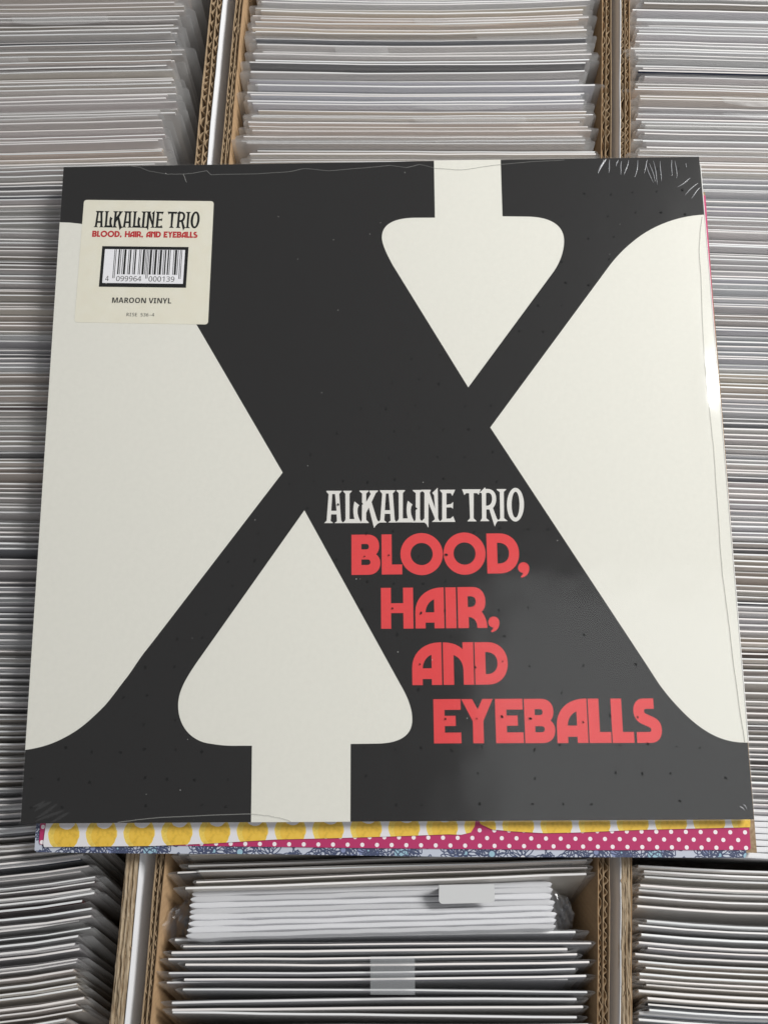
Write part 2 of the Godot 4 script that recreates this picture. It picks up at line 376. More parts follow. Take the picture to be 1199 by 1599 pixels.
# ------------------------------------------------------------------ album
func make_album() -> void:
	var t := thing("vinyl_album", Vector3(0, 0.2003, 0), Basis(Vector3.UP, LP_TURN))
	tag(t, "large sealed album with a black and cream letter X cover and red title", "album")
	var st := begin()
	slab(st, Vector3(-158.2, 0.0, -156.2) * MM, Vector3(159.0, 1.1, 156.2) * MM, 0.0003)
	part("back_panel", st, mat.board_core, t)
	st = begin()
	slab(st, Vector3(-157.5, 1.1, -155.6) * MM, Vector3(157.2, 3.3, 155.8) * MM)
	part("inner_panel", st, mat.inner_black, t)
	st = begin()
	slab(st, Vector3(-158.5, 3.3, -156.5) * MM, Vector3(158.5, 4.5, 156.5) * MM, 0.0004)
	part("front_panel", st, mat.black_print, t)
	# a hair of bare board along the right edge, where the print is worn off the fold
	st = begin()
	slab(st, Vector3(158.5, 1.2, -152.0) * MM, Vector3(159.05, 4.35, 124.0) * MM, 0.0002)
	part("bare_edge", st, mat.board_core, t)
	for k in ["spade_low", "spade_top", "left", "right"]:
		st = begin()
		print_flat(st, path(SHAPES[k], Vector2.ZERO, Vector2.ONE, 14), 4.53)
		part("spade" if k.begins_with("spade") else "cream_panel", st, mat.cream_print, t)
	st = begin()
	for k in BAND.size(): print_glyph(st, BAND[k], 4.53 + 0.006 * (k % 3))
	part("band_name", st, mat.white_print, t)
	for line in TITLE:
		st = begin()
		for g in line:
			var w: float = (g[2] - g[1]) / GLYPH_W[g[0]]
			print_glyph(st, GLYPH[g[0]], 4.53 + 0.01 * (line.find(g) % 2), Vector2(g[1], g[3]), Vector2(w, g[4] - g[3]))
		part("title_word", st, mat.red_print, t)
	make_sticker(t)
	# the shrink film with its seams, wrinkles and air holes
	st = begin(true)
	var n := 110
	var lift := func(i: int, j: int) -> Vector3:
		var x := lerpf(-158.9, 158.9, float(i) / n); var z := lerpf(-156.9, 156.9, float(j) / n)
		var edge := minf(minf(159.0 - absf(x), 157.0 - absf(z)), 20.0) / 20.0
		return Vector3(x, 4.86 - 0.2 * (1.0 - edge) + 0.06 * edge * wob.get_noise_2d(x * 1.4, z * 1.4) + 0.75 * exp(-pow((x - 151.0) / 4.5, 2.0)) * exp(-pow((z + 28.0) / 34.0, 2.0)) * (1.0 + 0.5 * wob.get_noise_2d(x * 6.0, z * 3.0)), z) * MM
	for i in n:
		for j in n:
			for c in [[0, 0], [1, 0], [1, 1], [0, 0], [1, 1], [0, 1]]:
				st.set_uv(Vector2(i + c[0], j + c[1]) / 36.0)
				st.add_vertex(lift.call(i + c[0], j + c[1]))
	var film := part("shrink_film", st, mat.film, t)
	for s in ["-123.8 -156.0 -119.9 -155.3 -115.7 -153.3 -106.0 -151.3 -98.0 -151.2 -93.2 -151.5 -86.3 -152.8 -84.1 -150.6 -73.9 -150.6 -61.2 -150.6 -45.2 -151.5 -37.7 -153.1 -25.0 -151.7 -16.5 -152.3 -4.7 -153.2 4.9 -154.2 13.3 -152.8 20.1 -154.5 27.1 -152.1 40.7 -151.0 53.5 -153.0 61.1 -153.8 75.7 -154.9 91.6 -155.5",
			"-98.0 -151.2 -96.9 -148.4 -96.2 -146.6", "-115.8 156.2 -107.5 155.1 -97.8 154.3 -86.6 153.9 -75.5 153.4 -58.2 153.0 -50.4 153.7 -44.9 154.8 -40.7 156.2",
			"157.4 -123.7 155.8 -115.3 154.6 -106.9 154.5 -93.6 153.4 -70.8 152.8 -48.3 153.1 -32.6 153.6 -20.1 153.9 -7.8 153.6 10.4 153.4 31.2 153.2 51.7 154.1 68.9 154.6 80.3 155.0 91.5 155.9 108.1 157.0 124.4"]:
		var line := PackedVector2Array()
		var raw := pairs(s)
		for i in raw.size() - 1:
			for k in 4: line.append(raw[i].lerp(raw[i + 1], k / 4.0) + Vector2(wob.get_noise_2d(i * 31.0 + k * 9.0, raw[i].x), wob.get_noise_2d(raw[i].y, i * 23.0 + k * 11.0)) * 0.25)
		line.append(raw[raw.size() - 1])
		st = begin()
		thread(st, line, 4.72, 0.42, 0.25)
		part("film_seam", st, mat.seam, film)
	st = begin(true)
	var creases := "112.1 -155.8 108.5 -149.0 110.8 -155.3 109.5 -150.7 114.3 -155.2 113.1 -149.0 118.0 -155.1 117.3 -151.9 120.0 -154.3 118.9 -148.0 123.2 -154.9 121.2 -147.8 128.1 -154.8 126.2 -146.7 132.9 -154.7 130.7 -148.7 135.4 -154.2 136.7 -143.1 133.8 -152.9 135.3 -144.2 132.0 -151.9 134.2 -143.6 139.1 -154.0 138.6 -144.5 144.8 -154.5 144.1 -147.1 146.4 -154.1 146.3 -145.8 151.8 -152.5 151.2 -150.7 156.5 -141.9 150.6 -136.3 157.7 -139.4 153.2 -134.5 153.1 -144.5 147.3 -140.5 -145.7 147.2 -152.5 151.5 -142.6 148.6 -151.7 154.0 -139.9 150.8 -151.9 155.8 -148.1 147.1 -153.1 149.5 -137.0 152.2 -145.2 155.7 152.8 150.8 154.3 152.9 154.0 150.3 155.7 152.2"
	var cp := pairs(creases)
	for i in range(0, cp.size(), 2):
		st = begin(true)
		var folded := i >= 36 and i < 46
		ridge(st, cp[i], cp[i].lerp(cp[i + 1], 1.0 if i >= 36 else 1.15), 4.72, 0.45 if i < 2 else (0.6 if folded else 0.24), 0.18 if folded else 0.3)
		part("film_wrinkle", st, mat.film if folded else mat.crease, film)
	st = begin()
	var cream := []
	for k in SHAPES: cream.append_array(Geometry2D.offset_polygon(path(SHAPES[k]), 1.2))
	for i in 26:
		for j in 26:
			var c := Vector2(-154.0 + 12.1 * i + (j % 2) * 1.5, -150.0 + 12.0 * j) + Vector2(rng.randf_range(-1.6, 1.6), rng.randf_range(-1.4, 1.4))
			var keep := rng.randf() < 0.82 and absf(c.x) < 155.0 and c.y < 150.0 and (c.x + c.y > -40.0)
			for p in cream:
				if Geometry2D.is_point_in_polygon(c, p): keep = false
			if keep:
				var slit := PackedVector2Array()
				var size := rng.randf_range(0.4, 0.8); var turn := rng.randf_range(-0.4, 1.2)
				for q in 7: slit.append(c + Vector2(cos(q * TAU / 7.0) * size * 0.6, sin(q * TAU / 7.0) * size).rotated(-turn))
				print_flat(st, slit, 4.98)
	part("air_hole", st, mat.hole, film).set_meta("kind", "stuff")
	st = begin()
	for i in 60:
		var c := Vector2(rng.randf_range(-156, 156), rng.randf_range(-154, 154))
		var speck := PackedVector2Array()
		var size := rng.randf_range(0.07, 0.19)
		for q in 6: speck.append(c + Vector2(cos(q * TAU / 6.0) * size * rng.randf_range(0.6, 1.5), sin(q * TAU / 6.0) * size))
		print_flat(st, speck, 5.0 if c.x < 138.0 else 5.9)
	part("dust", st, mat.board_core, film).set_meta("kind", "stuff")

func ridge(st: SurfaceTool, a: Vector2, b: Vector2, y: float, wide: float, high: float) -> void:   # a soft fold of film, tapered at both ends
	var d := (b - a).normalized()
	var n := Vector2(-d.y, d.x)
	var rows := []
	for i in 7:
		var f := i / 6.0
		var w := wide * (0.15 + sin(PI * clampf(f * 0.9 + 0.08, 0, 1)))
		var c := a.lerp(b, f) + n * 0.3 * sin(f * 4.0 + a.x)
		var row := []
		for k in 5:
			var u := k / 4.0 * 2.0 - 1.0
			var v := c + n * u * w
			row.append(Vector3(v.x, y + high * w / wide * (1.0 - u * u), v.y) * MM)
		rows.append(row)
	for i in 6:
		for k in 4: quad(st, rows[i][k], rows[i][k + 1], rows[i + 1][k + 1], rows[i + 1][k])

func lettering(text: String, font: Array, size: float, x0: float, x1: float, base: float, y: float, m: Material, parent: Node, called: String) -> void:
	var f := SystemFont.new()
	f.font_names = PackedStringArray(font)
	if font[0] == "Droid Sans Bold":
		f.font_names = PackedStringArray(["Droid Sans"]); f.font_weight = 700
	var tm := TextMesh.new()
	tm.text = text
	tm.font = f
	tm.font_size = 64
	tm.depth = 0.0
	tm.pixel_size = 0.01
	tm.horizontal_alignment = HORIZONTAL_ALIGNMENT_LEFT
	tm.vertical_alignment = VERTICAL_ALIGNMENT_BOTTOM
	var box := tm.get_aabb()
	var o := MeshInstance3D.new()
	o.name = called
	o.mesh = tm
	o.material_override = m
	parent.add_child(o, true)
	var sx := (x1 - x0) * MM / box.size.x
	var sy := size * MM / box.size.y
	o.transform = Transform3D(Basis(Vector3(sx, 0, 0), Vector3(0, 0, -sy), Vector3(0, 0.001, 0)), Vector3(x0 * MM - box.position.x * sx, y * MM, base * MM + box.position.y * sy))

func make_sticker(album: Node3D) -> void:
	# its own axes: a little turned on the cover; corners in album millimetres
	var st := begin()
	var o := Node3D.new()
	var corner := PackedVector2Array()
	var q := [Vector2(-146.97, -138.1), Vector2(-82.27, -136.3), Vector2(-83.31, -71.71), Vector2(-148.06, -73.81)]
	for i in 4:
		var a: Vector2 = q[i]
		var to_prev := (q[(i + 3) % 4] - a as Vector2).normalized(); var to_next := (q[(i + 1) % 4] - a as Vector2).normalized()
		for k in 6:
			var t := k / 5.0
			corner.append((a + to_prev * 1.6).bezier_interpolate(a + to_prev * 0.6, a + to_next * 0.6, a + to_next * 1.6, t))
	sheet(st, corner, 4.5, 4.62, Vector2.ZERO, Vector2.RIGHT, Vector2(60, 60))
	var base := part("sticker", st, mat.sticker, album)
	base.set_meta("label", "pale yellow barcode sticker")
	var turn := Vector2(64.7, 1.8).normalized()
	var down := Vector2(-turn.y, turn.x)
	var corner0 := Vector2(-146.97, -138.1)
	o.free()
	var holder := func(u: float, v: float) -> Vector2: return corner0 + turn * u + down * v
	# band name: the same capitals, squeezed from the cover
	st = begin()
	for k in BAND.size():
		var outl := []
		for s in BAND[k]:
			var p := path(s)
			var words := ""
			for v in p:
				var w: Vector2 = holder.call(5.9 + (v.x + 26.9) * 52.4 / 92.0, 5.9 + (v.y - 10.6) * 8.75 / 15.2)
				words += ("M" if words == "" else "L") + "%.3f %.3f " % [w.x, w.y]
			outl.append(words)
		print_glyph(st, outl, 4.65 + 0.006 * (k % 3))
	part("band_name", st, mat.ink, base)
	st = begin()
	var line := "BLOOD, HAIR, AND EYEBALLS"
	var total := 0.0
	for ch in line: total += GLYPH_W[ch] + (0.03 if ch != "," else 0.1)
	var pen := 0.0
	var cap := 52.2 / total
	for k in line.length():
		var ch := line[k]
		if ch != " ":
			var outl := []
			for s in GLYPH[ch]:
				var words := ""
				for v in path(s):
					var w: Vector2 = holder.call(5.6 + (pen + v.x) * cap, 16.5 + v.y * 3.25)
					words += ("M" if words == "" else "L") + "%.3f %.3f " % [w.x, w.y]
				outl.append(words)
			print_glyph(st, outl, 4.65 + 0.008 * (k % 2))
		pen += GLYPH_W[ch] + (0.03 if ch != "," else 0.1)
	part("title_line", st, mat.sticker_red, base)
	var rect := func(stt: SurfaceTool, u0: float, v0: float, u1: float, v1: float, y: float) -> void:
		print_flat(stt, PackedVector2Array([holder.call(u0, v0), holder.call(u1, v0), holder.call(u1, v1), holder.call(u0, v1)]), y)
	st = begin()
	rect.call(st, 11.1, 24.6, 53.7, 45.9, 4.65)
	part("barcode_frame", st, mat.ink, base)
	st = begin()
	rect.call(st, 12.6, 26.2, 52.1, 43.9, 4.68)
	part("barcode_panel", st, mat.sticker_white, base)
	st = begin()
	var bits := ean("4099964000139")
	var k0 := 0
	while k0 < bits.length():
		var k1 := k0
		while k1 < bits.length() and bits[k1] == bits[k0]: k1 += 1
		if bits[k0] == "1":
			var guard := k0 < 3 or k0 >= 92 or (k0 >= 45 and k0 < 50)
			var u := 17.4 + k0 * 33.4 / 95.0
			rect.call(st, u, 26.3, 17.4 + (k1 - 0.12) * 33.4 / 95.0, 41.4 if guard else 39.3, 4.71)
		k0 = k1
	part("barcode", st, mat.ink, base)
	var text := Node3D.new()
	text.name = "small_print"
	for row in [["4", ["Droid Sans"], 2.7, 14.0, 15.6, 42.9], ["099964", ["Droid Sans"], 2.7, 19.3, 31.6, 42.9], ["000139", ["Droid Sans"], 2.7, 35.2, 47.8, 42.9],
			["MAROON VINYL", ["Droid Sans Bold"], 2.75, 18.2, 47.0, 54.1], ["RISE 536-4", ["Droid Sans Mono"], 1.7, 25.8, 39.2, 60.9]]:
		var at: Vector2 = holder.call(row[3], row[5])
		lettering(row[0], row[1], row[2], 0.0, row[4] - row[3], 0.0, 0.0, mat.small_ink, base, "lettering")
		var o2: MeshInstance3D = base.get_child(base.get_child_count() - 1)
		o2.transform = Transform3D(Basis(Vector3.UP, -atan2(turn.y, turn.x)), Vector3(at.x, 4.71, at.y) * MM) * o2.transform
	text.free()

func ean(code: String) -> String:
	var left_odd := ["0001101", "0011001", "0010011", "0111101", "0100011", "0110001", "0101111", "0111011", "0110111", "0001011"]
	var parity := ["OOOOOO", "OOEOEE", "OOEEOE", "OOEEEO", "OEOOEE", "OEEOOE", "OEEEOO", "OEOEOE", "OEOEEO", "OEEOEO"]
	var out := "101"
	for i in range(1, 7):
		var c: String = left_odd[code[i].to_int()]
		if parity[code[0].to_int()][i - 1] == "E":
			var flip := ""
			for ch in c: flip = ("0" if ch == "1" else "1") + flip
			c = flip
		out += c
	out += "01010"
	for i in range(7, 13):
		for ch in left_odd[code[i].to_int()]: out += "0" if ch == "1" else "1"
	return out + "101"

# ------------------------------------------------------------------ papers under the album
func make_papers() -> void:
	for row in [
		["backing_board", "chipboard", 196.5, 198.5, "-158.9 -137.3 154.0 -150.2 170.9 161.9 -139.7 177.4", Vector2(40, 40), 0.0, "brown chipboard backing sheet showing past the lower corner of the papers", "board"],
		["doodle_paper", "doodle", 198.55, 198.95, "-161.7 -129.8 151.8 -142.9 166.2 162.9 165.5 164.1 110.0 166.9 40.0 170.5 -40.0 173.7 -100.0 176.6 -143.0 178.4 -144.0 177.6", Vector2(110, 27.5), 0.0, "paper sheet with blue grey doodled flowers, lowest of the patterned sheets", "paper"],
		["polka_dot_paper", "dotted", 199.0, 199.4, "-159.3 -133.1 153.9 -147.9 167.9 159.9 167.4 160.7 100.0 164.4 0.0 168.9 -90.0 172.6 -141.6 175.0 -142.2 174.0", Vector2(6.4, 6.4), 0.0, "magenta paper sheet with white polka dots under the yellow fruit sheet", "paper"],
		["fruit_print_paper", "lemon", 199.45, 199.9, "-158.2 -136.4 149.6 -149.1 167.8 148.8 167.7 151.2 142.5 153.1 120.4 154.8 92.6 157.4 78.7 158.4 64.8 158.4 55.9 158.1 50.8 156.1 48.8 152.0 48.3 157.1 46.7 159.8 42.6 161.0 37.0 161.1 14.7 163.1 -13.2 165.4 -38.4 167.3 -66.3 170.4 -91.5 172.8 -139.6 175.8 -140.1 174.4 -139.9 164.4", Vector2(16.6, 16.6), 0.0, "white paper sheet printed with yellow fruit, torn along its lower edge", "paper"]]:
		var p := pairs(row[4])
		var at := Vector2(-140, 175)
		var along := Vector2(309.0, -14.2).normalized()
		if row[1] == "lemon":
			along = Vector2(307.4, -22.0).normalized()
			at = Vector2(-131.5, 170.2) - along * 8.3 - Vector2(-along.y, along.x) * 8.3
		if row[1] == "dotted": at = Vector2(-141, 174.0)
		var root := thing(row[0], Vector3(0, row[2] * MM, 0))
		tag(root, row[7], row[8], "" if row[8] == "board" else "patterned papers under the album")
		var st := begin()
		sheet(st, p, 0.0, row[3] - row[2], at, along, row[5])
		part("sheet", st, mat[row[1]], root)

# ------------------------------------------------------------------ crates
func crease_y(z: float, s: float) -> float: return 0.5 * wob.get_noise_2d(z * 900.0, s * 71.0) + 0.3 * wob.get_noise_2d(z * 3000.0, s * 37.0)

func liner(st: SurfaceTool, x: float, thick: float, top: float, s: float, z0 := -0.34, z1 := 0.34) -> void:       # one face sheet of a cardboard wall
	var n := 170
	var rows := []
	for i in n + 1:
		var z := lerpf(z0, z1, float(i) / n)
		var dx := 0.45 * wob.get_noise_2d(z * 500.0, s * 13.0) + 0.12 * wob.get_noise_2d(z * 4000.0, s * 7.0)
		rows.append([Vector3((x + dx) * MM, 0.013, z), Vector3((x + dx) * MM, (top + crease_y(z, s)) * MM, z), Vector3((x + dx + thick) * MM, (top + crease_y(z, s)) * MM, z), Vector3((x + dx + thick) * MM, 0.013, z)])
	for i in n:
		for k in 3: quad(st, rows[i][k], rows[i][k + 1], rows[i + 1][k + 1], rows[i + 1][k])

func flute(st: SurfaceTool, x0: float, x1: float, top: float, s: float, z0 := -0.34, z1 := 0.34) -> void:         # the wavy sheet between two face sheets
	var step := 0.00055
	var n := int((z1 - z0) / step)
	var rows := []
	var phase := s
	for i in n + 1:
		var z := z0 + i * step
		phase += step * TAU / 0.0050 * (1.0 + 0.9 * wob.get_noise_2d(z * 1500.0, s * 19.0))
		var amp := ((x1 - x0) / 2.0 - 0.1) * clampf(0.8 + 0.9 * wob.get_noise_2d(z * 1100.0, s * 41.0), 0.25, 1.0)
		var x := (x0 + x1) / 2.0 + amp * clampf(sin(phase) * 1.15, -1, 1) + 0.45 * wob.get_noise_2d(z * 6000.0, s)
		var y := top - 0.6 + 1.3 * wob.get_noise_2d(z * 2500.0, s * 3.0)
		var t := 0.19
		rows.append([Vector3((x - t) * MM, 0.14, z), Vector3((x - t) * MM, y * MM, z), Vector3((x + t) * MM, y * MM, z), Vector3((x + t) * MM, 0.14, z)])
	for i in n:
		for k in 3: quad(st, rows[i][k], rows[i][k + 1], rows[i + 1][k + 1], rows[i + 1][k])

func crushed(x0: float, x1: float, top: float, z0: float, z1: float, s: float, grooves: Array) -> SurfaceTool:        # a worn stretch of edge, torn to fibres
	var st := begin(true)
	var dz := 0.0008
	var n := int((z1 - z0) / dz)
	var m := 16
	var at := func(i: int, j: int) -> Array:
		var z := z0 + i * dz
		var u := j / float(m)
		var x := lerpf(x0, x1, u) + 0.4 * wob.get_noise_2d(z * 900.0, s)
		var f := wob.get_noise_2d(z * 1200.0 + s * 50.0, u * 260.0)
		var g := wob.get_noise_2d(z * 5200.0, u * 900.0 + s * 30.0)
		var y := top + 0.9 * f + 0.7 * g
		var dark := 0.0
		for gr in grooves:
			var d := absf(u - gr - 0.05 * wob.get_noise_2d(z * 1600.0, gr * 300.0))
			y -= 1.5 * exp(-d * d * 900.0) * (0.6 + wob.get_noise_2d(z * 3000.0, gr * 99.0))
		y -= 2.2 * pow(absf(u * 2.0 - 1.0), 8.0)
		var edge := minf(i, n - i) / 14.0
		y -= 1.6 * (1.0 - minf(edge, 1.0))
		dark = clampf(0.5 + 0.8 * g + 0.4 * f, 0, 1)
		return [Vector3(x * MM, y * MM, z), Color(0.22, 0.15, 0.085).lerp(Color(0.50, 0.40, 0.28), dark)]
	for i in n:
		for j in m:
			for c in [[0, 0], [0, 1], [1, 1], [0, 0], [1, 1], [1, 0]]:
				var v: Array = at.call(i + c[0], j + c[1])
				st.set_color(v[1])
				st.add_vertex(v[0])
	return st

func side_wall(crate: Node3D, sheets: Array, flutes: Array, top: float, s: float) -> Node3D:
	var w := Node3D.new()
	w.name = "side_wall"
	crate.add_child(w, true)
	for k in sheets.size():
		var st := begin(true)
		liner(st, sheets[k][0] - crate.position.x / MM, sheets[k][1], top, s + k)
		part("face_sheet", st, mat[sheets[k][2]], w)
	for k in flutes.size():
		var st := begin(true)
		flute(st, flutes[k][0] - crate.position.x / MM, flutes[k][1] - crate.position.x / MM, top, s + 5.0 + k)
		part("corrugation", st, mat.kraft_cut, w)
	return w

func make_crates() -> void:
	var floor_st := begin()
	slab(floor_st, Vector3(-0.9, -0.03, -0.9), Vector3(0.9, 0.0, 0.9))
	var ground := part("floor", floor_st, mat.floor, self)
	tag(ground, "", "", "", "structure")
	for row in [["left", -203.0, -300.0, -99.0], ["middle", 7.0, -92.5, 108.5], ["right", 215.0, 114.5, 316.0]]:
		var crate := thing("record_crate", Vector3(row[1] * MM, 0, 0))
		var st := begin()
		slab(st, Vector3((row[2] - row[1]) * MM, 0.006, -0.345), Vector3((row[3] - row[1]) * MM, 0.012, 0.345))
		part("crate_bottom", st, mat.kraft, crate)
		for z in [-0.349, 0.345]:
			st = begin()
			slab(st, Vector3((row[2] - row[1]) * MM, 0.006, z), Vector3((row[3] - row[1]) * MM, 0.186, z + 0.004))
			part("end_wall", st, mat.kraft, crate)
		if row[0] == "left":
			side_wall(crate, [[-302.0, 0.5, "kraft"]], [], 191.0, 3.0)
			side_wall(crate, [[-105.8, 0.45, "kraft_cut"], [-102.3, 0.35, "kraft_cut"], [-99.3, 0.45, "white_liner"]], [[-105.2, -102.4], [-101.9, -99.4]], 191.5, 11.0)
			part("worn_edge", crushed(-106.2 - row[1], -99.4 - row[1], 191.7, 0.135, 0.34, 2.0, [0.35, 0.62]), mat.pulp, crate)
			tag(crate, "long cardboard crate of records on the left, white outside, with a wide corrugated edge", "crate", "cardboard record crates")
		elif row[0] == "middle":
			side_wall(crate, [[-92.6, 0.4, "kraft_cut"], [-90.4, 0.3, "kraft_cut"], [-88.6, 0.45, "kraft"]], [[-92.1, -90.5], [-90.0, -88.7]], 190.6, 23.0)
			side_wall(crate, [[104.2, 0.45, "kraft"], [106.4, 0.35, "kraft_cut"], [109.0, 0.45, "kraft_cut"]], [[104.8, 106.3], [106.9, 108.9]], 190.6, 37.0)
			tag(crate, "cardboard crate of records in the middle, between two worn crate walls", "crate", "cardboard record crates")
		else:
			side_wall(crate, [[113.9, 0.45, "white_liner"], [116.4, 0.35, "kraft_cut"], [118.7, 0.45, "kraft"]], [[114.5, 116.3], [116.9, 118.6]], 190.8, 51.0)
			side_wall(crate, [[317.5, 0.5, "kraft"]], [], 191.0, 61.0)
			part("worn_edge", crushed(114.2 - row[1], 119.4 - row[1], 190.9, 0.14, 0.34, 7.0, [0.42]), mat.pulp, crate)
			tag(crate, "long cardboard crate of records on the right, with a tan worn top edge", "crate", "cardboard record crates")

# ------------------------------------------------------------------ seven-inch records
func ordinal(n: int) -> String:
	var ones := ["", "first", "second", "third", "fourth", "fifth", "sixth", "seventh", "eighth", "ninth", "tenth", "eleventh", "twelfth", "thirteenth", "fourteenth", "fifteenth", "sixteenth", "seventeenth", "eighteenth", "nineteenth"]
	var tens := ["", "", "twent", "thirt", "fort", "fift", "sixt", "sevent", "eight", "ninet"]
	var pre := ""
	if n > 99:
		pre = ["", "hundred", "two-hundred"][n / 100]
		n %= 100
		if n == 0: return pre + "th"
		pre += "-and-"
	if n < 20: return pre + ones[n]
	return pre + tens[n / 10] + ("ieth" if n % 10 == 0 else "y-" + ones[n % 10])

func bend(r: Dictionary, x: float) -> float:                                            # how far the card bows forward, millimetres
	var u := x / 90.0
	return r.bow * (1.0 - u * u) + r.tip * maxf(0.0, u * r.tip_side - 0.3) ** 2 + 0.35 * wob.get_noise_2d(x * 1.2, r.z * 900.0)

func card_shape(st: SurfaceTool, r: Dictionary, xf: Transform3D) -> void:
	var n := 9
	var rows := []
	for i in n + 1:
		var x: float = lerpf(-r.half, r.half, float(i) / n)
		var b := bend(r, x)
		var y: float = r.high + 0.18 * wob.get_noise_2d(x * 3.0, r.z * 5000.0)
		var h: float = r.thick / 2.0
		var c: float = h * 0.45
		rows.append([Vector3(x, 0, b - h), Vector3(x, y - c, b - h), Vector3(x, y, b - h + c), Vector3(x, y, b + h - c), Vector3(x, y - c, b + h), Vector3(x, 0, b + h)])
	for i in n:
		for k in 5:
			st.set_color(r.face if k == 0 or k == 4 else r.edge)
			quad(st, xf * (rows[i][k + 1] * MM), xf * (rows[i + 1][k + 1] * MM), xf * (rows[i + 1][k] * MM), xf * (rows[i][k] * MM))
	st.set_color((r.face as Color) * 0.6)
	for i in [0, n]:
		var e: Array = rows[i]
		for k in range(1, 5): tri(st, xf * (e[0] * MM), xf * (e[k] * MM), xf * (e[k + 1] * MM))

func poly_shape(st: SurfaceTool, r: Dictionary, xf: Transform3D) -> void:                # the clear outer bag: two sheets that meet at the sides
	var xs: Array[float] = [-r.half - r.over_l, -r.half - r.over_l + 0.8, -r.half - 0.4]
	for i in 6: xs.append(lerpf(-r.half, r.half, (i + 0.5) / 6.0))
	xs.append_array([r.half + 0.4, r.half + r.over_r - 0.8, r.half + r.over_r])
	var n := xs.size()
	for side in [-1.0, 1.0]:
		for i in n - 1:
			var v := []
			for k in [i, i + 1]:
				var x := xs[k]
				var gap: float = 0.0 if k == 0 or k == n - 1 else (0.3 if k == 1 or k == n - 2 else r.thick / 2.0 + 0.28)
				var z: float = bend(r, clampf(x, -r.half, r.half)) + side * gap + (r.flare * (absf(x) - r.half) if absf(x) > r.half else 0.0)
				var y: float = r.high + r.over_top - (1.1 if k == 0 or k == n - 1 else 0.0) + 0.5 * wob.get_noise_2d(x * 2.0, r.z * 3000.0 + side * 60.0)
				v.append(Vector3(x, y, z) * MM)
				v.append(Vector3(x, 90.0, z) * MM)
			if side > 0: quad(st, xf * v[0], xf * v[2], xf * v[3], xf * v[1])
			else: quad(st, xf * v[1], xf * v[3], xf * v[2], xf * v[0])

func eye(p: Vector3) -> Vector2:                                                         # where the camera sees a point, in photograph pixels
	var q := Basis.from_euler(CAM_ROT).inverse() * (p - CAM_POS)
	return Vector2(599.5 + q.x / -q.z * 1200.0, 799.5 + q.y / q.z * 1200.0)

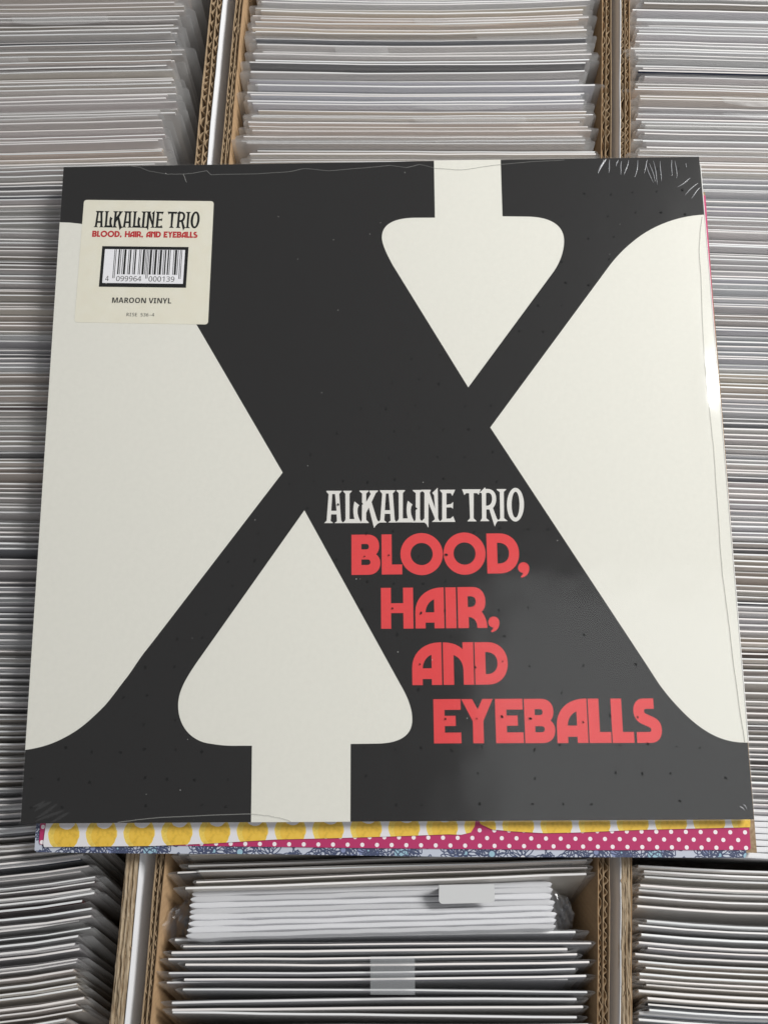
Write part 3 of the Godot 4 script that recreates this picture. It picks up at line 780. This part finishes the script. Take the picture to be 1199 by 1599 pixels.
func make_records() -> void:
	var cover := pairs("97 260 1091 245 1178 1281 1181 1331 1165 1339 56 1330 32 1285")
	var all := []
	for crate in [["left", -209.5], ["middle", 8.9], ["right", 211.5]]:
		var z := -0.315
		var run := 0
		var warm := 0.0
		var level := 0.6
		while z < 0.268:
			var r := {}
			var near: float = clampf((z + 0.27) / 0.5, 0, 1)
			if run <= 0:
				run = rng.randi_range(2, 11)
				warm = rng.randf_range(-0.5, 1.5) if rng.randf() < 0.7 else rng.randf_range(-0.9, -0.2)
				level = rng.randf_range(0.42, 0.74) + (0.26 if z < -0.15 else (0.21 if crate[0] == "right" else 0.0))
			if crate[0] == "left" and z < -0.08: warm = maxf(warm, 0.35)
			run -= 1
			r.crate = crate[0]
			r.z = z
			r.thick = rng.randf_range(0.62, 1.0)
			r.half = rng.randf_range(86.2, 89.6)
			var fl := clampf(level + rng.randf_range(-0.12, 0.12), 0.24, 0.86)
			r.warm = warm
			var rose := rng.randf_range(-0.2, 1.0) * 0.05
			r.face = Color(fl * (1.03 + 0.07 * warm), fl * (1.0 - rose), fl * (0.97 - 0.10 * warm))
			if rng.randf() < 0.07: r.face = [Color(0.05, 0.05, 0.07), Color(0.10, 0.03, 0.03), Color(0.03, 0.04, 0.09), Color(0.30, 0.22, 0.13)][rng.randi() % 4]
			var el := rng.randf_range(0.70, 0.84)
			var ew := rng.randf_range(-0.3, 1.0)
			r.edge = Color(el * (1.0 + 0.02 * ew), el * (1.0 - 0.035 * ew), el * (1.0 - 0.06 * ew))
			r.over_l = rng.randf_range(1.5, 6.5); r.over_r = rng.randf_range(1.5, 6.5)
			r.slide = rng.randf_range(-3.4, 3.0)
			if rng.randf() < 0.3: r.slide += rng.randf_range(-4.0, 4.0)
			r.over_top = rng.randf_range(-1.0, 1.1)
			r.flare = rng.randf_range(-0.12, 0.12)
			var slow := wob.get_noise_2d(z * 260.0, crate[1])
			r.lean = deg_to_rad(lerpf(9.0, 33.0, near) + 3.0 * slow + rng.randf_range(-1.2, 1.2))
			r.yaw = deg_to_rad(2.0 + 1.0 * slow + rng.randf_range(-0.25, 0.25))
			r.bow = 2.0 * wob.get_noise_2d(z * 200.0 + 50.0, crate[1] * 3.0)
			r.tip = 0.0
			r.tip_side = 1.0
			if crate[0] == "middle":
				r.bow += lerpf(2.6, 0.0, clampf((z + 0.26) / 0.15, 0, 1))
				if z > 0.15:
					r.yaw = deg_to_rad(4.6 - 40.0 * maxf(0.0, z - 0.2)) + rng.randf_range(-0.011, 0.011)
					r.slide *= 1.5
					r.bow += rng.randf_range(-0.7, 0.7)
			if crate[0] == "left" and z > 0.1:
				r.tip = -9.0 * clampf((z - 0.1) / 0.1, 0, 1)
				r.yaw += deg_to_rad(3.0 * clampf((z - 0.1) / 0.1, 0, 1))
			if crate[0] == "left" and z < -0.12: r.yaw += deg_to_rad(1.2)
			if crate[0] == "right":
				r.yaw = deg_to_rad(0.6 + 1.6 * clampf((z + 0.1) / 0.3, 0, 1)) + deg_to_rad(0.7 * slow)
				if z > 0.1:
					r.tip = -5.0 * clampf((z - 0.1) / 0.1, 0, 1)
					r.tip_side = -1.0
			# the tops stand a little uneven, lower under the board
			r.top = 190.0 + rng.randf_range(-2.0, 2.4) + 1.5 * slow
			if z > -0.17 and z < 0.19: r.top = minf(r.top, 193.5)
			r.high = (r.top - 13.0) / cos(r.lean)
			var basis := Basis(Vector3.UP, r.yaw) * Basis(Vector3.RIGHT, -r.lean)
			var top := Vector3((crate[1] + r.slide) * MM, r.top * MM, z)
			var lo: float = -85.5 if crate[0] == "middle" else -1000.0
			if crate[0] == "left": r.slide = minf(r.slide, 2.5)
			if crate[0] == "right": r.slide = maxf(r.slide, -2.0)
			top.x = (crate[1] + r.slide) * MM
			if crate[0] == "middle": top.x = clampf(top.x, lo * MM + (r.half + r.over_l * 0.5) * MM, (103.5 - r.half - r.over_r * 0.5) * MM)
			r.xf = Transform3D(basis, top - basis.y * r.high * MM)
			var pitch := r.thick + rng.randf_range(1.2, 1.9) as float
			if rng.randf() < 0.06: pitch += rng.randf_range(0.8, 2.2)
			if crate[0] != "left" and near > 0.8: pitch -= 0.15
			# what of it the photograph shows
			r.seen = 0.0
			for k in 25:
				var px := eye(r.xf * (Vector3(lerpf(-r.half, r.half, k / 24.0), r.high, bend(r, lerpf(-r.half, r.half, k / 24.0))) * MM))
				if px.x > 0 and px.x < 1199 and px.y > 0 and px.y < 1599 and not Geometry2D.is_point_in_polygon(px, cover): r.seen += pitch
			r.skip = (crate[0] == "middle" and z > 0.1855 and z < 0.2070) or (crate[0] == "right" and z > 0.146 and z < 0.170)
			all.append(r)
			z += pitch * MM / cos(r.lean) * 1.0
	var shown := all.filter(func(r): return r.seen > 0.0 and not r.skip)
	shown.sort_custom(func(a, b): return a.seen > b.seen)
	for k in shown.size(): shown[k].single = k < 300
	var rest := begin(true)
	rest.set_smooth_group(-1)
	var rest_poly := begin()
	var count := {"left": 0, "middle": 0, "right": 0}
	var n_rest := 0
	for r in all:
		if r.skip: continue
		if r.seen > 0.0: count[r.crate] += 1
		if r.get("single", false):
			var o := thing("record_sleeve", r.xf.origin, r.xf.basis)
			var st := begin()
			card_shape(st, r, Transform3D())
			part("card_sleeve", st, mat.card, o)
			st = begin(true)
			poly_shape(st, r, Transform3D())
			part("clear_bag", st, mat.poly, o)
			var pick := absi(hash(Vector2(r.z * 1000.0, r.half))) % 100
			if pick < (16 if r.crate != "left" else 11) and r.seen > 20.0 and not (r.crate == "middle" and r.z > 0.15):                      # the loose mouth of a bag, folded over its neighbours
				var from: float = lerpf(-80.0, 30.0, (pick * 7 % 11) / 10.0)
				var wide: float = 22.0 + (pick * 5 % 9) * 6.0
				var deep: float = 4.0 + (pick % 4) * 1.8
				st = begin(true)
				var fold := func(i: int, j: int) -> Vector3:
					var x := from + wide * i / 8.0
					var f := j / 4.0
					var run_out := deep * f * (0.45 + 0.55 * sin(PI * (0.15 + 0.7 * i / 8.0)))
					return Vector3(x + 2.0 * f, r.high + 0.9 + 0.7 * sin(PI * f * 0.8) + 0.25 * wob.get_noise_2d(x * 5.0, f * 70.0 + r.z * 999.0), bend(r, x) + run_out) * MM
				var untilt: Basis = Basis(Vector3.RIGHT, r.lean)
				var pivot := Vector3(0, r.high, 0) * MM
				for i in 8:
					for j in 4:
						var v := []
						for c in [[0, 0], [1, 0], [1, 1], [0, 1]]: v.append(pivot + untilt * ((fold.call(i + c[0], j + c[1]) as Vector3) - pivot))
						quad(st, v[0], v[1], v[2], v[3])
				part("bag_flap", st, mat.bag_flap, o)
			var g: float = (r.face as Color).get_luminance()
			var tone := "dark" if g < 0.25 else ("pale" if g > 0.62 else ("mid-tone" if g > 0.5 else "dull"))
			var hue := "warm grey" if r.warm > 0.5 else ("bluish grey" if r.warm < -0.1 else "grey")
			tag(o, "%s %s record sleeve, %s from the photo's top in the %s crate" % [tone, hue if g >= 0.25 else "coloured", ordinal(count[r.crate]), r.crate], "record", "seven-inch records filed in the %s crate" % r.crate)
		else:
			card_shape(rest, r, r.xf)
			poly_shape(rest_poly, r, r.xf)
			n_rest += 1
	print("records shown ", shown.size(), " rest ", n_rest, " ", count)
	var stack := thing("packed_records", Vector3.ZERO)
	tag(stack, "record sleeves filed close together in the crates beside and beneath the album", "records", "", "stuff")
	for row in [["card_sleeves", rest, mat.card], ["clear_bags", rest_poly, mat.poly]]: part(row[0], row[1], row[2], stack).set_meta("kind", "stuff")

# ------------------------------------------------------------------ the odd things among the records
func paper_sleeve(x0: float, x1: float, lens0: float, lens1: float, thick: float, top: float, s: float) -> SurfaceTool:   # a folded white paper sleeve standing on edge, open slightly at its ends
	var st := begin(true)
	var ring: Array[Vector2] = []
	var n := 26
	var half := func(x: float) -> float:
		var a := clampf((x - x0) / 26.0, 0, 1); var b := clampf((x1 - x) / 26.0, 0, 1)
		var open := lens0 * sin(PI * pow(a, 0.55)) + lens1 * sin(PI * pow(b, 0.55))
		return (thick / 2.0 + open) * sqrt(clampf(minf((x - x0) / 1.6, (x1 - x) / 1.6), 0.02, 1.0))
	for i in n + 1:
		var f := i / float(n)
		var x := lerpf(x0, x1, f * f * (3.0 - 2.0 * f))
		ring.append(Vector2(x, half.call(x)))
	var rows := []
	for i in n + 1:
		var x := ring[i].x
		var c := 0.35 * wob.get_noise_2d(x * 2.0, s * 40.0)
		var y := top + 0.3 * wob.get_noise_2d(x * 2.0, s * 90.0)
		rows.append([Vector3(x, y - 90.0, c - ring[i].y), Vector3(x, y - 0.4, c - ring[i].y), Vector3(x, y, c - ring[i].y * 0.7), Vector3(x, y - 0.5, c), Vector3(x, y, c + ring[i].y * 0.7), Vector3(x, y - 0.4, c + ring[i].y), Vector3(x, y - 90.0, c + ring[i].y)])
	for i in n:
		for k in 6: quad(st, rows[i][k + 1] * MM, rows[i + 1][k + 1] * MM, rows[i + 1][k] * MM, rows[i][k] * MM)
	return st

func crumple(x0: float, x1: float, z0: float, z1: float, top: float, s: float) -> SurfaceTool:      # the loose end of a clear bag
	var st := begin()
	var n := 9
	var at := func(i: int, j: int) -> Vector3:
		var u := i / float(n); var v := j / float(n)
		var pinch := 1.0 - 0.45 * u
		var z := lerpf(z0, z1, 0.5 + (v - 0.5) * pinch)
		var f := wob.get_noise_2d(u * 160.0 + s * 50.0, v * 160.0)
		var g := wob.get_noise_2d(u * 60.0, v * 60.0 + s * 90.0)
		return Vector3(lerpf(x0, x1, u) + 2.5 * g * u * signf(x1 - x0), top - 2.0 - 7.0 * u + 6.5 * f * (0.3 + u) - 9.0 * pow(absf(v - 0.5) * 2.0, 3.0), z + 3.0 * g * u) * MM
	for i in n:
		for j in n: quad(st, at.call(i, j), at.call(i + 1, j), at.call(i + 1, j + 1), at.call(i, j + 1))
	return st

func make_odd_things() -> void:
	var tilt := Basis(Vector3.UP, deg_to_rad(4.6)) * Basis(Vector3.RIGHT, deg_to_rad(-30.0))
	# eight white paper sleeves together in one clear bag
	var t := thing("bagged_sleeves", Vector3(0.008, 0.013, 0.2990), tilt)
	tag(t, "bundle of white paper record sleeves in a crinkled clear bag below the album", "record sleeves")
	for k in 8:
		var st := paper_sleeve(-76.0 + rng.randf_range(-0.6, 0.6), 86.0 + rng.randf_range(-1.0, 0.8), 0.34, 0.30 if k < 3 else 0.06, rng.randf_range(1.7, 2.1), 204.4 + rng.randf_range(-0.5, 0.5), k + 1.0)
		var o := part("paper_sleeve", st, mat.paper_aged if k in [0, 1, 3, 7] else mat.paper, t)
		o.position = Vector3(0, 0, (k - 3.5) * 2.42 * MM)
	var bag := Node3D.new()
	bag.name = "clear_bag"
	t.add_child(bag, true)
	part("bag_end", crumple(-75.0, -90.0, -11.0, 10.5, 204.6, 1.0), mat.bag, bag)
	part("bag_end", crumple(85.5, 95.0, -11.0, 10.5, 204.6, 2.0), mat.bag, bag)
	var over := begin(true)
	var lay := func(i: int, j: int) -> Vector3:
		var x := lerpf(-75.0, 85.5, i / 24.0)
		var v := j / 5.0
		return Vector3(x, 205.2 + 0.9 * sin(PI * v) + 0.6 * wob.get_noise_2d(x * 3.0, v * 90.0), lerpf(-10.6, 10.6, v)) * MM
	for i in 24:
		for j in 5:
			for c in [[0, 0], [1, 0], [1, 1], [0, 0], [1, 1], [0, 1]]:
				over.set_uv(Vector2(i + c[0], j + c[1]) / 8.0)
				over.add_vertex(lay.call(i + c[0], j + c[1]))
	part("bag_fold", over, mat.bag, bag)
	# the white sleeves at the right edge
	var t2 := thing("white_sleeves", Vector3(0.2125, 0.013, 0.206), Basis(Vector3.UP, deg_to_rad(1.0)) * Basis(Vector3.RIGHT, deg_to_rad(-16.0)))
	tag(t2, "bundle of bare white paper sleeves in the right crate beside the album's lower corner", "record sleeves")
	for k in 8:
		var o := part("paper_sleeve", paper_sleeve(-88.0 + rng.randf_range(-0.8, 0.8), 88.0, 0.1, 0.05, 2.3, 186.0 + rng.randf_range(-0.5, 0.5), k + 21.0), mat.paper, t2)
		o.position = Vector3(0, 0, (k - 3.5) * 2.6 * MM)
	# a white card tab hooked over the record above the bagged sleeves
	var tab := thing("card_tab", Vector3(0.0459, 0.1958, 0.1822), Basis(Vector3.UP, deg_to_rad(4.0)) * Basis(Vector3.RIGHT, deg_to_rad(8.0)))
	tag(tab, "small blank white card tab hanging over the bagged white sleeves", "tab")
	var st := begin()
	sheet(st, path("M -12 0.2 L 12 0.2 L 12.2 6 C 12.2 7.4 11.6 8 10.4 8.1 L -10.4 8.3 C -11.6 8.3 -12.2 7.6 -12.2 6.4"), 0.0, 0.3, Vector2.ZERO, Vector2.RIGHT, Vector2(40, 40))
	part("face", st, mat.tab, tab)
	st = begin()
	quad(st, Vector3(-12, 0.3, 0.2) * MM, Vector3(12, 0.3, 0.2) * MM, Vector3(12, -12, 8.0) * MM, Vector3(-12, -12, 8.0) * MM)
	part("back_flap", st, mat.tab, tab)
	# a strip of clear tape across the records near the bottom
	var tape := thing("clear_tape", Vector3(0.0155, 0.1925, 0.2215), Basis(Vector3.UP, deg_to_rad(3.0)))
	tag(tape, "short strip of clear tape stuck across several record sleeves below the bagged sleeves", "tape")
	st = begin(true)
	for i in 8:
		for k in 1:
			var za := lerpf(-7.6, 7.6, i / 8.0); var zb := lerpf(-7.6, 7.6, (i + 1) / 8.0)
			var ya := 0.35 * sin(i * 1.9) + 1.5; var yb := 0.35 * sin((i + 1) * 1.9) + 1.5
			quad(st, Vector3(-9.6, ya, za) * MM, Vector3(9.6, ya, za) * MM, Vector3(9.6, yb, zb) * MM, Vector3(-9.6, yb, zb) * MM)
	part("strip", st, mat.tape, tape)

# ------------------------------------------------------------------ scene
func area(called: String, at: Vector3, towards: Vector3, size: Vector2, energy: float, tint: Color) -> void:
	var l := AreaLight3D.new()
	l.name = called
	l.area_size = size
	l.light_energy = energy
	l.light_color = tint
	l.area_range = 6.0
	l.shadow_enabled = true
	add_child(l)
	l.look_at_from_position(at, towards, Vector3(0, 0.1, 1.0))

func _ready() -> void:
	rng.seed = 20240131
	wob.seed = 9
	wob.frequency = 0.02
	var cam := Camera3D.new()
	cam.name = "camera"
	cam.keep_aspect = Camera3D.KEEP_HEIGHT
	cam.fov = rad_to_deg(2.0 * atan(799.5 / 1200.0))
	cam.near = 0.02
	cam.far = 20.0
	add_child(cam)
	cam.transform = Transform3D(Basis.from_euler(CAM_ROT), CAM_POS)
	cam.current = true
	var env := Environment.new()
	env.background_mode = Environment.BG_COLOR
	env.background_color = Color(0.44, 0.44, 0.445)
	env.background_energy_multiplier = 1.0
	env.tonemap_mode = Environment.TONE_MAPPER_LINEAR
	env.tonemap_exposure = 1.0
	env.sdfgi_enabled = true
	env.ssao_enabled = true
	env.ssil_enabled = true
	var world := WorldEnvironment.new()
	world.name = "world"
	world.environment = env
	add_child(world)
	area("window_light", Vector3(0.98, 1.20, -0.72), Vector3(0, 0.2, 0), Vector2(0.45, 0.45), 2.7, Color(1.0, 1.0, 0.99))
	area("ceiling_light", Vector3(0.78, 1.65, 0.52), Vector3(0.68, 0.2, 0.42), Vector2(1.15, 1.2), 0.58, Color(0.99, 1.0, 1.0))
	make_materials()
	make_crates()
	make_papers()
	make_records()
	make_odd_things()
	make_album()
